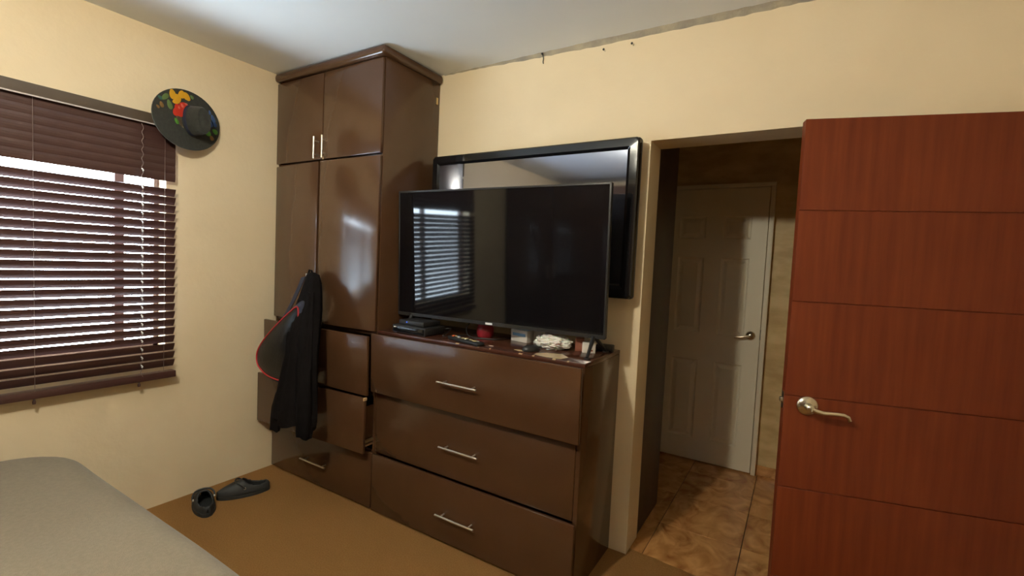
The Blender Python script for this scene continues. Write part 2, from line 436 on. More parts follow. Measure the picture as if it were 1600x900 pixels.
def petal(name, lx, ly, a, b_, ang, m, lift=0.0):   # (lx, ly) on the brim: down, along the wall
    a *= 1.25; b_ *= 1.35
    p = Vector((lx, ly, 0)); bm = BM(); n = 16; ca, sa = math.cos(ang), math.sin(ang)
    def P(rad, k, dz):
        u, v = a*rad*math.cos(2*PI*k/n), b_*rad*math.sin(2*PI*k/n)*(1+0.25*math.cos(2*PI*k/n))
        x, y = p.x+u*ca-v*sa, p.y+u*sa+v*ca
        rr = math.hypot(x/0.956, y/1.278)
        h = 0.004 + 0.006*max(0, (rr-0.07)/0.09)**2
        return HM @ Vector((x, y, h+dz+lift))
    rings = [[bm.verts.new(P(1.0, k, -0.001)) for k in range(n)], [bm.verts.new(P(1.0, k, 0.001)) for k in range(n)], [bm.verts.new(P(0.6, k, 0.0022)) for k in range(n)]]
    for r0, r1 in zip(rings[:-1], rings[1:]):
        for k in range(n): bm.faces.new((r0[k], r0[(k+1) % n], r1[(k+1) % n], r1[k]))
    bm.faces.new(rings[-1]); bm.faces.new(rings[0][::-1])
    obj(name, bm, m, hat, smooth=True)
for q in ((-0.1173, -0.0722, .020, .014, 0.3), (-0.1036, -0.0484, .020, .015, 1.2), (-0.1256, -0.0187, .017, .014, 2.0), (-0.1248, 0.0082, .017, .012, 0.8), (-0.0865, -0.0546, .018, .010, 1.9), (-0.1149, 0.0224, .010, .008, 0)):
    petal('yellow_petal', *q, 'paint_yellow', 0.0008)
for q in ((-0.0446, -0.0421, .026, .020, 0.6), (-0.0695, -0.0116, .021, .015, 1.3), (-0.0314, -0.0628, .016, .014, 0.2), (-0.0271, -0.0333, .016, .012, 2.2)):
    petal('red_petal', *q, 'paint_red', 0.0022)
for q in ((-0.0705, -0.0230, .008, .005, 0.5), (-0.0817, 0.0018, .008, .004, 1.2), (-0.0570, -0.0440, .006, .004, 0.2)):
    petal('red_petal', *q, 'paint_pink', 0.0045)
for q in ((-0.0952, -0.1187, .020, .009, 2.2, 'paint_leaf'), (-0.0630, -0.0949, .019, .010, 0.3, 'paint_leaf'), (-0.0861, -0.1480, .011, .006, 1.2, 'paint_teal'), (0.0135, -0.0658, .013, .007, 0.5, 'paint_green'),
          (-0.0133, -0.0199, .015, .007, 0.6, 'paint_green'), (0.0509, 0.1265, .014, .010, 1.8, 'paint_green'), (0.0340, 0.1732, .014, .010, 1.0, 'paint_green'),
          (-0.1258, 0.0439, .010, .006, 0.9, 'paint_leaf')):
    petal('leaf', *q[:5], q[5], 0.001)
for q in ((-0.0538, -0.1424, .012, .008, 0.4), (0.0285, -0.0184, .012, .005, 0.7), (0.0726, 0.1453, .011, .009, 0.4), (-0.0403, -0.1652, .008, .005, 0.9)):
    petal('brown_leaf', *q, 'paint_brown', 0.001)
for q in ((-0.0351, 0.1698, .018, .009, 0.3), (-0.0046, 0.1521, .014, .008, 0.2), (-0.0053, 0.1789, .012, .008, 0.3), (-0.0665, 0.1524, .010, .005, 0.2)):
    petal('blue_petal', *q, 'paint_blue', 0.0005)

# ------------------------------------------------------------------ built-in wardrobe
def bar_handle(parent, cx, y, cz, length, vertical=False, name='handle', m='steel', mtx=None):
    bm = BM(); r = 0.0055; off = 0.034
    hl = length/2
    if vertical:
        tube(bm, [(cx, y-off, cz-hl), (cx, y-off, cz+hl)], r, 12)
        for s in (-1, 1): tube(bm, [(cx, y+0.001, cz+s*hl*0.62), (cx, y-off, cz+s*hl*0.62)], 0.004, 8)
    else:
        tube(bm, [(cx-hl, y-off, cz), (cx+hl, y-off, cz)], r, 12)
        for s in (-1, 1): tube(bm, [(cx+s*hl*0.72, y+0.001, cz), (cx+s*hl*0.72, y-off, cz)], 0.004, 8)
    if mtx is not None: bmesh.ops.transform(bm, matrix=mtx, verts=bm.verts[:])
    return obj(name, bm, m, parent, smooth=True)
war = thing('wardrobe', 'tall dark brown lacquered wardrobe in the corner reaching the ceiling', 'wardrobe', (WC/2, -D/2, 0))
T = 0.018
boxo('side_panel', (WC-T, -D, 0.0), (WC, -0.002, 2.49), 'lacquer', war, bev=0.0015)
boxo('side_panel', (0.001, -D, 0.0), (T, -0.002, 2.49), 'lacquer', war, bev=0.0015)
boxo('back_panel', (T, -0.012, 0.02), (WC-T, -0.002, 2.49), 'lacquer', war)
for zc in (0.02, 0.328, 0.65, 0.992, 1.50, 1.968, 2.47):
    boxo('shelf', (T, -D+0.004, zc-0.009), (WC-T, -0.012, zc+0.009), 'lacquer', war)
# bullnose crown
bm = BM()
box(bm, (0.001, -D-0.044, 2.487), (WC+0.028, -0.002, 2.5385), 0.02, 4)
obj('crown_moulding', bm, 'lacquer', war, smooth=True)
YD = -D-T-0.001
dl = boxo('door', (0.004, YD, 1.979), (0.459, YD+T, 2.482), 'lacquer', war, bev=0.004)
bar_handle(dl, 0.427, YD, 2.043, 0.128, True)
dr = boxo('door', (0.465, YD, 1.979), (0.952, YD+T, 2.482), 'lacquer', war, bev=0.004)
bar_handle(dr, 0.503, YD, 2.043, 0.128, True)
boxo('edge_chip', (0.4655, YD-0.0006, 1.979), (0.474, YD+0.004, 1.991), 'raw_board', dr)
mA = rotz_about(0.004, YD, math.radians(-3.1))
dl2 = boxo('door', (0.006, YD, 1.003), (0.457, YD+T, 1.962), 'lacquer', war, bev=0.004, mtx=mA)
bar_handle(dl2, 0.425, YD, 1.235, 0.128, True, mtx=mA)
dr2 = boxo('door', (0.467, YD, 1.006), (0.950, YD+T, 1.966), 'lacquer', war, bev=0.004, mtx=rotz_about(0.950, YD, math.radians(2.2)))
boxo('hinge', (WC-0.001, -0.034, 2.362), (WC+0.003, -0.020, 2.402), 'zinc', war)
def drawer(parent, x0, x1, z0, z1, yl, yr, handle=True, depth=0.38, boxed=True, bev=0.004, sag=0.0):
    """front face from (x0,yl) to (x1,yr)"""
    ang = math.atan2(yr-yl, x1-x0); mt = rotz_about(x0, yl, ang)
    if sag: mt = mt @ Matrix.Translation((0, yl, z0)) @ Matrix.Rotation(sag, 4, 'X') @ Matrix.Translation((0, -yl, -z0))
    d = boxo('drawer', (x0, yl, z0), (x1, yl+T, z1), 'lacquer', parent, bev=bev, mtx=mt)
    if boxed:
        bm = BM(); zb0, zb1 = z0+0.03, z1-0.06; xa, xb = x0+0.03, x1-0.03
        box(bm, (xa, yl+T, zb0), (xa+0.012, yl+T+depth, zb1)); box(bm, (xb-0.012, yl+T, zb0), (xb, yl+T+depth, zb1))
        box(bm, (xa, yl+T, zb0), (xb, yl+T+depth, zb0+0.008)); box(bm, (xa, yl+T+depth-0.012, zb0), (xb, yl+T+depth, zb1))
        bmesh.ops.transform(bm, matrix=mt, verts=bm.verts[:])
        obj('drawer_box', bm, 'lacquer', d)
    if handle:
        bar_handle(d, (x0+x1)/2, yl, (z0+z1)/2-0.012, 0.235, mtx=mt)
    return d, mt
drawer(war, 0.010, 0.953, 0.657, 0.986, -0.524, -0.509, handle=False, depth=0.33, sag=math.radians(1.0))
d2, m2 = drawer(war, 0.012, 0.951, 0.338, 0.648, -0.566, -0.520, handle=False, depth=0.33)
# worn corner and metal slide of the half-open drawer
bm = BM(); box(bm, (0.944, -0.5675, 0.633), (0.9515, -0.546, 0.6485)); bmesh.ops.transform(bm, matrix=m2, verts=bm.verts[:]); obj('edge_chip', bm, 'raw_board', d2)
for zc in (0.372, 0.392):
    bm = BM(); box(bm, (0.930, -0.545, zc), (0.948, -0.30, zc+0.011)); bmesh.ops.transform(bm, matrix=m2, verts=bm.verts[:]); obj('drawer_slide', bm, 'zinc', d2)
drawer(war, 0.010, 0.953, 0.010, 0.325, YD, YD, boxed=False)

# ------------------------------------------------------------------ dresser
X0 = WC+0.001
drs = thing('dresser', 'low dark brown three drawer dresser carrying the flat television', 'dresser', ((X0+WD)/2, -D/2, 0))
boxo('side_panel', (WD-0.020, -D, 0.0), (WD, -0.002, HD-0.02), 'lacquer', drs, bev=0.0015)
boxo('side_panel', (X0, -D, 0.0), (X0+0.016, -0.002, HD-0.02), 'lacquer', drs, bev=0.0015)
boxo('back_panel', (X0+0.016, -0.012, 0.02), (WD-0.02, -0.002, HD-0.02), 'lacquer', drs)
boxo('top', (X0, -D-0.002, HD-0.02), (WD+0.001, -0.002, HD), 'lacquer_top', drs, bev=0.004)
for zc in (0.33, 0.675): boxo('rail', (X0+0.016, -D+0.02, zc-0.01), (WD-0.02, -D+0.08, zc+0.01), 'lacquer', drs)
drawer(drs, X0+0.009, WD+0.008, 0.683, 1.004, -0.492, -0.492, depth=0.36, sag=math.radians(1.6))
drawer(drs, X0+0.009, WD-0.021, 0.334, 0.672, -0.447, -0.447, boxed=False)
d3, _ = drawer(drs, X0+0.009, WD-0.002, 0.010, 0.327, -0.466, -0.466, boxed=False)
# paint chips along the front edge of the top
for i, (px, w_) in enumerate(((1.50, .02), (1.63, .010), (1.70, .006), (1.86, .018), (1.93, .010), (2.03, .014), (2.10, .008))):
    boxo('edge_chip', (px, -D-0.0026, HD-0.004), (px+w_, -D+0.006, HD+0.0004), 'raw_board', drs)

# ------------------------------------------------------------------ televisions
def local_frame(x, y, z, yaw, tilt):
    dx = Vector((math.cos(yaw), math.sin(yaw), 0)); nn = Vector((math.sin(yaw), -math.cos(yaw), 0))
    up_ = Vector((0, 0, 1))*math.cos(tilt) + nn*math.sin(tilt)
    bk = -dx.cross(up_).normalized()*-1
    m = Matrix((dx, up_.cross(dx).normalized(), up_)).transposed().to_4x4(); m.translation = (x, y, z)
    return m      # local x = right, local y = away from the room, local z = up
W1, H1 = 1.232, 0.699
tm = local_frame(1.5735, -0.27, 1.093, 0.041, 0.039)
tv = thing('television', 'large thin flat screen television standing on the dresser', 'television', (1.5735, -0.26, HD))
def tb(name, a, c, m, parent, bev=0.0, mt=tm, seg=2):
    return obj(name, box(BM(), a, c, bev, seg, mt), m, parent, smooth=bev > 0)
tb('housing', (-W1/2, 0.004, 0.0), (W1/2, 0.028, H1), 'black_plastic', tv, 0.004)
tb('rear_cover', (-W1/2+0.12, 0.026, 0.03), (W1/2-0.12, 0.07, 0.40), 'black_plastic', tv, 0.012)
tb('screen', (-W1/2+0.009, 0.0005, 0.018), (W1/2-0.009, 0.006, H1-0.009), 'screen_glass', tv)
for nm, a, c in (('bezel', (-W1/2, -0.002, H1-0.009), (W1/2, 0.006, H1)), ('bezel', (-W1/2, -0.002, 0.0), (-W1/2+0.009, 0.006, H1)),
                 ('bezel', (W1/2-0.009, -0.002, 0.0), (W1/2, 0.006, H1)), ('bezel', (-W1/2, -0.003, 0.0), (W1/2, 0.006, 0.018))):
    tb(nm, a, c, 'bezel_metal', tv, 0.001, seg=1)
tb('logo', (-0.020, -0.0036, 0.004), (0.022, -0.0028, 0.014), 'logo_white', tv)
for sx in (-0.52, 0.56):
    for ye in (-0.095, 0.135):
        top_ = tm @ Vector((sx, 0.012, 0.01)); foot = Vector((tm @ Vector((sx+0.02, 0, 0))).to_tuple()); 
        foot = Vector((foot.x, -0.262+ye, HD+0.0085))
        bm = BM(); tube(bm, [top_, foot], 0.008, 8, rs=[0.011, 0.007]); box(bm, (foot.x-0.012, foot.y-0.012, HD+0.0004), (foot.x+0.012, foot.y+0.012, HD+0.008), 0.002, 1)
        obj('leg', bm, 'black_plastic', tv, smooth=True)

ox0, ox1, oz0, oz1, oy = 0.996, 2.250, 1.272, 2.030, -0.095
tv2 = thing('television', 'older thick framed plasma television on the wall behind the front one', 'television', ((ox0+ox1)/2, -0.05, oz0))
I4 = Matrix.Identity(4)
boxo('housing', (ox0, oy+0.006, oz0), (ox1, oy+0.055, oz1), 'black_plastic', tv2, bev=0.015, seg=3)
boxo('rear_cover', (ox0+0.15, oy+0.05, oz0+0.1), (ox1-0.15, -0.025, oz1-0.1), 'black_plastic', tv2, bev=0.01)
boxo('wall_mount', (ox0+0.35, -0.03, oz0+0.2), (ox1-0.35, -0.001, oz1-0.2), 'black_plastic', tv2)
bw = 0.062
boxo('screen', (ox0+bw-0.004, oy+0.002, oz0+bw+0.01), (ox1-bw+0.004, oy+0.010, oz1-bw+0.004), 'plasma_glass', tv2)
# mitred glossy bezel with a sloping inner face
def bezel_ring():
    bm = BM()
    def ring(ins, y, cut):
        a, b_, c, d = ox0+ins, ox1-ins, oz0+ins, oz1-ins
        return [bm.verts.new(p) for p in ((a+cut, y, c), (b_-cut, y, c), (b_, y, c+cut), (b_, y, d-cut), (b_-cut, y, d), (a+cut, y, d), (a, y, d-cut), (a, y, c+cut))]
    R_ = [ring(0.0, oy+0.02, 0.016), ring(0.003, oy+0.002, 0.014), ring(0.010, oy-0.0045, 0.012), ring(0.044, oy-0.0056, 0.004), ring(bw, oy+0.006, 0.002)]
    for r0, r1 in zip(R_[:-1], R_[1:]):
        for k in range(8): bm.faces.new((r0[k], r0[(k+1) % 8], r1[(k+1) % 8], r1[k]))
    return bm
obj('bezel', bezel_ring(), 'black_gloss', tv2)

# ------------------------------------------------------------------ things on the dresser
Z = HD
def rbox(name, cx, cy, hx_, hy_, z0, z1, ang, m, parent, bev=0.003):
    mt = Matrix.Translation((cx, cy, 0)) @ Matrix.Rotation(ang, 4, 'Z')
    return obj(name, box(BM(), (-hx_, -hy_, z0), (hx_, hy_, z1), bev, 2, mt), m, parent, smooth=True)
t = thing('set_top_box', 'flat black receiver box at the left end of the dresser top', 'receiver', (1.165, -0.34, Z))
rbox('body', 1.165, -0.345, 0.118, 0.080, Z+0.003, Z+0.043, 0.0, 'black_plastic', t, 0.004)
rbox('front_strip', 1.165, -0.4252, 0.110, 0.0012, Z+0.008, Z+0.036, 0.0, 'black_gloss', t, 0.0005)
rbox('badge', 1.068, -0.4262, 0.010, 0.0006, Z+0.030, Z+0.034, 0.0, 'logo_white', t, 0.0)
for sx, sy in ((-1, -1), (1, -1), (-1, 1), (1, 1)): rbox('foot', 1.165+sx*0.1, -0.345+sy*0.065, 0.008, 0.008, Z, Z+0.0035, 0, 'black_plastic', t, 0.0)
t = thing('media_player', 'small black player with blue light stacked on the receiver box', 'player', (1.165, -0.34, Z+0.043))
mb = rbox('body', 1.160, -0.335, 0.092, 0.066, Z+0.043, Z+0.070, -0.03, 'black_plastic', t, 0.006)
bm = BM(); bmesh.ops.create_uvsphere(bm, u_segments=12, v_segments=8, radius=0.0035, matrix=Matrix.Translation((1.128, -0.401, Z+0.060))); obj('indicator_light', bm, 'led_blue', t, smooth=True)
def cable(pts, label, r=0.0028, m='black_plastic'):
    P = [Vector(p) for p in pts]; out = []
    for i in range(len(P)-1):
        p0, p1, p2, p3 = P[max(i-1, 0)], P[i], P[i+1], P[min(i+2, len(P)-1)]
        for k in range(8):
            u = k/8
            out.append(0.5*((2*p1) + (p2-p0)*u + (2*p0-5*p1+4*p2-p3)*u*u + (3*p1-p0-3*p2+p3)*u**3))
    out.append(P[-1])
    o = obj('cable', tube(BM(), out, r, 8), m, None, smooth=True)
    return props(o, label, 'cable')
cable([(1.245, -0.262, Z+0.02), (1.30, -0.24, Z+0.03), (1.32, -0.29, Z+0.014), (1.335, -0.345, Z+0.004), (1.36, -0.30, Z+0.003), (1.40, -0.22, Z+0.003), (1.44, -0.12, Z+0.003)], 'thin black cable looping out of the receiver box')
cable([(1.40, -0.19, Z+0.075), (1.405, -0.235, Z+0.04), (1.45, -0.26, Z+0.006), (1.55, -0.24, Z+0.003), (1.60, -0.20, Z+0.003), (1.615, -0.10, Z+0.003)], 'black cable hanging down behind the front television screen')
t = thing('remote_control', 'black remote control with bright orange, blue and cream buttons under the television', 'remote', (1.53, -0.395, Z))
ra = math.atan2(-0.075, 0.245)
rbox('body', 1.525, -0.398, 0.125, 0.024, Z, Z+0.018, ra, 'black_plastic', t, 0.006)
def on_remote(u, v): return (1.525 + u*math.cos(ra)-v*math.sin(ra), -0.398 + u*math.sin(ra)+v*math.cos(ra))
for u, v, m, s in ((-.11, .006, 'button_orange', .007), (-.098, -.008, 'button_orange', .006), (-.088, .006, 'button_cream', .006), (-.072, .010, 'button_blue', .006), (-.060, .002, 'card_white', .007), (-.048, -.008, 'card_white', .006),
                   (-.02, -.002, 'button_cream', .008), (-.004, .008, 'button_cream', .008), (0.008, -.008, 'card_white', .005), (.03, .006, 'button_cream', .004), (.045, .006, 'button_cream', .004), (.075, .0, 'button_cream', .010), (.088, .010, 'card_white', .006)):
    x, y = on_remote(u, v); rbox('button', x, y, s, s*0.8, Z+0.016, Z+0.0205, ra, m, t, 0.001)
# red round container
t = thing('jar', 'small round dark red jar behind the remote control', 'jar', (1.485, -0.17, Z))
obj('body', lathe(BM(), [(0, 0), (0.040, 0), (0.046, 0.012), (0.046, 0.045), (0.040, 0.058), (0, 0.058)], Matrix.Translation((1.485, -0.17, Z)), 28), 'red_ball', t, smooth=True)
obj('lid', lathe(BM(), [(0, 0.058), (0.040, 0.058), (0.041, 0.062), (0.041, 0.076), (0.036, 0.08), (0, 0.08)], Matrix.Translation((1.485, -0.17, Z)), 28), 'red_ball', t, smooth=True)
# tissue pack
t = thing('tissue_box', 'small white box with blue band under the middle of the television', 'box', (1.70, -0.16, Z))
rbox('body', 1.708, -0.152, 0.056, 0.028, Z, Z+0.062, -0.2, 'card_white', t, 0.003)
rbox('blue_band', 1.7025, -0.1797, 0.044, 0.0012, Z+0.030, Z+0.045, -0.2, 'card_blue', t, 0.0)
rbox('flap', 1.712, -0.152, 0.05, 0.022, Z+0.062, Z+0.066, -0.15, 'card_blue', t, 0.001)
t = props(rbox('carton', 1.788, -0.120, 0.018, 0.03, Z, Z+0.070, 0.1, 'card_white', None, 0.002), 'narrow pale carton between the blue banded box and plastic bag', 'carton')
# crumpled plastic bag
bm = BM(); bmesh.ops.create_icosphere(bm, subdivisions=5, radius=1.0)
from mathutils import noise
for v in bm.verts:
    d = v.co.normalized(); q = d*2.4
    k = 1 + 0.22*noise.noise(q) + 0.16*noise.noise(q*2.3+Vector((5, 1, 2))) + 0.07*abs(noise.noise(q*6))*2 + 0.03*noise.noise(q*13)
    p = Vector((d.x*0.088*k, d.y*0.062*k, d.z*0.036*k))
    v.co = Vector((1.916, -0.218, Z+0.031)) + p
    v.co.z = max(v.co.z, Z+0.0005)
bagw = obj('plastic_bag', bm, 'plastic_bag', None, smooth=True)
props(bagw, 'crumpled clear white plastic bag on the dresser top', 'plastic bag')
t = props(rbox('carton', 2.035, -0.165, 0.020, 0.03, Z, Z+0.060, 0.35, 'card_brown', None, 0.002), 'reddish brown carton right of the crumpled plastic bag', 'carton')
t = thing('medicine_box', 'small white carton beside the television foot at the dresser end', 'box', (2.10, -0.18, Z))
rbox('body', 2.092, -0.190, 0.030, 0.012, Z, Z+0.050, 0.5, 'card_white', t, 0.0015)
rbox('print', 2.1050, -0.1970, 0.010, 0.0008, Z+0.008, Z+0.016, 0.5, 'card_brown', t, 0.0)
t = thing('computer_mouse', 'black computer mouse near the front edge of the dresser', 'mouse', (1.865, -0.355, Z))
mm = Matrix.Translation((1.872, -0.352, Z)) @ Matrix.Rotation(1.1, 4, 'Z')
obj('body', lathe(BM(), [(0, 0), (0.030, 0.0), (0.031, 0.006), (0.028, 0.018), (0.018, 0.026), (0, 0.029)], mm, 24, 1.55, 0.95), 'black_plastic', t, smooth=True)
obj('scroll_wheel', lathe(BM(), [(0, -0.003), (0.005, -0.003), (0.005, 0.003), (0, 0.003)], mm @ Matrix.Translation((0.030, 0, 0.021)) @ Matrix.Rotation(PI/2, 4, 'X'), 12), 'rivet', t)
props(rbox('white_stick', 1.838, -0.265, 0.004, 0.05, Z, Z+0.007, -0.25, 'card_white', None, 0.0015), 'short white stick lying against the plastic bag', 'stick')
t = thing('power_adapter', 'black power adapter at the back corner of the dresser top', 'adapter', (2.125, -0.07, Z))
rbox('body', 2.128, -0.068, 0.042, 0.024, Z, Z+0.028, 0.15, 'black_plastic', t, 0.004)
obj('cord', tube(BM(), [(2.09, -0.075, Z+0.012), (2.06, -0.09, Z+0.006), (2.03, -0.07, Z+0.004), (1.98, -0.05, Z+0.004)], 0.003, 8), 'black_plastic', t, smooth=True)
# scraps
def scrap(pts, m, label, cat):
    o = obj('paper_scrap', prism(BM(), [(x, y, Z+0.0003) for x, y in pts], (0, 0, 0.0012)), m, None)
    props(o, label, cat)
scrap([(1.80, -.385), (1.835, -.40), (1.862, -.392), (1.85, -.375), (1.82, -.372)], 'paper', 'torn yellowish scrap in front of the computer mouse', 'scrap')
scrap([(1.925, -.42), (1.99, -.434), (2.06, -.428), (2.075, -.375), (2.02, -.325), (1.95, -.345), (1.92, -.385)], 'clear_film', 'flat amber plastic sheet in front of the plastic bag', 'sheet')
scrap([(1.655, -.385), (1.672, -.392), (1.685, -.385), (1.67, -.378)], 'card_white', 'tiny white paper scrap beside the remote control', 'scrap')

# ------------------------------------------------------------------ jacket and bag hanging on the wardrobe door
def loft(bm, rings, cap=True):
    R_ = [[bm.verts.new(p) for p in r] for r in rings]; n = len(R_[0])
    for a, c in zip(R_[:-1], R_[1:]):
        for k in range(n): bm.faces.new((a[k], a[(k+1) % n], c[(k+1) % n], c[k]))
    if cap: bm.faces.new(R_[0][::-1]); bm.faces.new(R_[-1])
    return bm
jk = thing('jacket', 'dark jacket hanging from the wardrobe door handle over the bag', 'jacket', (0.47, -0.6, 0.43))
# (z, left x, right x, y centre, half depth)
J = [(1.308, 0.467, 0.5, -0.522, 0.01), (1.295, 0.453, 0.536, -0.527, 0.026), (1.25, 0.467, 0.565, -0.544, 0.04), (1.18, 0.479, 0.602, -0.57, 0.048), (1.1, 0.477, 0.642, -0.598, 0.052), (1.02, 0.475, 0.676, -0.627, 0.052), (0.94, 0.485, 0.698, -0.648, 0.05), (0.86, 0.498, 0.712, -0.663, 0.048), (0.78, 0.48, 0.724, -0.671, 0.048), (0.7, 0.46, 0.734, -0.675, 0.05), (0.62, 0.443, 0.742, -0.678, 0.052), (0.55, 0.417, 0.746, -0.679, 0.053), (0.5, 0.414, 0.745, -0.679, 0.053), (0.468, 0.417, 0.738, -0.679, 0.052)]
rings = []
N = 72
for i, (z, xa, xb, yc, hd) in enumerate(J):
    c, hw = (xa+xb)/2, (xb-xa)/2; ring = []
    f = min(1, i/6)
    for k in range(N):
        a = 2*PI*k/N
        fold = 1 + f*(0.16*math.sin(7*a+0.6+0.5*z) + 0.09*math.sin(13*a+2.0*z+1.0) + 0.05*math.sin(21*a+0.4))
        sx = math.copysign(abs(math.cos(a))**0.8, math.cos(a)); sy = math.copysign(abs(math.sin(a))**0.7, math.sin(a))
        zz = z + (0.016*math.sin(5*a+1)*f if i > 11 else 0)
        ring.append((c+hw*sx*(1+0.04*f*math.sin(9*a)), yc+hd*sy*fold, zz))
    rings.append(ring)
obj('body', loft(BM(), rings), 'jacket_cloth', jk, smooth=True)
def sleeve(pts, rs, name='sleeve', flat=0.6):
    bm = BM(); rr = []
    for i, (p, r) in enumerate(zip(pts, rs)):
        ring = []
        for k in range(28):
            a = 2*PI*k/28; w_ = 1+0.10*math.sin(5*a+i)+0.05*math.sin(9*a+2*i)
            ring.append((p[0]+r*w_*math.cos(a), p[1]+r*flat*w_*math.sin(a), p[2]+0.006*math.sin(3*a)))
        rr.append(ring)
    return obj(name, loft(bm, rr), 'jacket_cloth', jk, smooth=True)
sleeve([(.50, -.640, .84), (.45, -.615, .74), (.385, -.598, .66), (.325, -.594, .57), (.285, -.594, .48), (.262, -.594, .40), (.252, -.594, .335)], [.03, .045, .055, .058, .056, .050, .044], flat=0.36)
sleeve([(.57, -.60, 1.20), (.63, -.66, 1.0), (.665, -.690, .80), (.685, -.70, .64), (.690, -.70, .54), (.688, -.698, .46), (.685, -.696, .425)], [.03, .05, .058, .060, .058, .055, .052])
obj('hanging_loop', tube(BM(), [(.47, -.51, 1.29), (.465, -.516, 1.318), (.455, -.522, 1.322), (.45, -.528, 1.295)], 0.006, 8), 'jacket_cloth', jk, smooth=True)

bag = thing('shoulder_bag', 'black leather bag with red piping hanging beside the jacket', 'bag', (0.2, -0.60, 0.67))
BY = -0.640
outline = [(0.5732, 1.1543), (0.5045, 1.1197), (0.4043, 1.0516), (0.3063, 0.9775), (0.2175, 0.9019), (0.1592, 0.836), (0.137, 0.7819), (0.1489, 0.7285), (0.1906, 0.6959), (0.2513, 0.6709), (0.3232, 0.66), (0.3991, 0.6581), (0.4603, 0.6689), (0.5074, 0.703), (0.5294, 0.7508), (0.5386, 0.8253), (0.547, 0.9174), (0.5667, 1.0174), (0.5867, 1.0983)]      # (x, z)
P = [Vector((x, BY, z)) for x, z in outline]
cen = sum(P, Vector())/len(P)
def scl(ps, k, y): return [Vector((cen.x+(p.x-cen.x)*k, y, cen.z+(p.z-cen.z)*k)) for p in ps]
# resample closed outline smoothly
def smooth_closed(ps, n=8):
    out = []; m_ = len(ps)
    for i in range(m_):
        p0, p1, p2, p3 = ps[i-1], ps[i], ps[(i+1) % m_], ps[(i+2) % m_]
        for k in range(n):
            u = k/n
            out.append(0.5*((2*p1)+(p2-p0)*u+(2*p0-5*p1+4*p2-p3)*u*u+(3*p1-p0-3*p2+p3)*u**3))
    return out
S = smooth_closed(P, 5)
prof = [(0.80, BY+0.030), (0.93, BY+0.024), (0.985, BY+0.012), (1.0, BY), (0.985, BY-0.008), (0.94, BY-0.016), (0.875, BY-0.021)]
bm = BM(); R_ = [[bm.verts.new(p) for p in scl(S, k, y)] for k, y in prof]
for a, c in zip(R_[:-1], R_[1:]):
    for k in range(len(S)): bm.faces.new((a[k], a[(k+1) % len(S)], c[(k+1) % len(S)], c[k]))
bm.faces.new(R_[0][::-1])
obj('body', bm, 'strap_navy', bag, smooth=True)
bm = BM(); R_ = [[bm.verts.new(p + Vector((0, -0.004*math.sin(p.z*60)*(1-k), 0))) for p in scl(S, k, y)] for k, y in ((0.89, BY-0.019), (0.85, BY-0.025), (0.72, BY-0.033), (0.5, BY-0.040), (0.25, BY-0.043))]
for a, c in zip(R_[:-1], R_[1:]):
    for k in range(len(S)): bm.faces.new((a[k], a[(k+1) % len(S)], c[(k+1) % len(S)], c[k]))
bm.faces.new(R_[-1])
obj('front_panel', bm, 'bag_leather', bag, smooth=True)
ring = scl(S, 0.885, BY-0.023)
obj('piping', tube(BM(), ring + ring[:2], 0.0042, 8), 'red_piping', bag, smooth=True)
zp = Vector((0.1784, -0.656, 0.7747))
bm = BM(); tube(bm, [zp + Vector((0.002, 0, 0.012)), zp + Vector((0.0, -0.004, 0.004)), zp + Vector((0.002, -0.004, -0.012)), zp + Vector((0.004, -0.002, -0.020))], 0.0035, 8)
obj('zipper_pull', bm, 'steel', bag, smooth=True)
# strap up to the handle
sp = [Vector(p) for p in [(0.4087, -0.53, 1.2769), (0.4062, -0.552, 1.2201), (0.3878, -0.575, 1.1437), (0.3571, -0.59, 1.0736), (0.3086, -0.598, 1.0045)]]
bm = BM(); rr = []
for i, p in enumerate(sp):
    w_ = 0.024
    rr.append([p+Vector((-w_, 0.002, -0.004)), p+Vector((w_, -0.006, 0.004)), p+Vector((w_, -0.001, 0.006)), p+Vector((-w_, 0.007, -0.002))])
obj('strap', loft(bm, rr), 'strap_navy', bag, smooth=True)
rp = Vector((0.5345, -0.625, 1.1396))
bm = BM(); tube(bm, [rp+Vector((0, 0, .012)), rp+Vector((.003, -.002, 0)), rp+Vector((0, 0, -.012))], 0.004, 8); obj('strap_ring', bm, 'steel', bag, smooth=True)

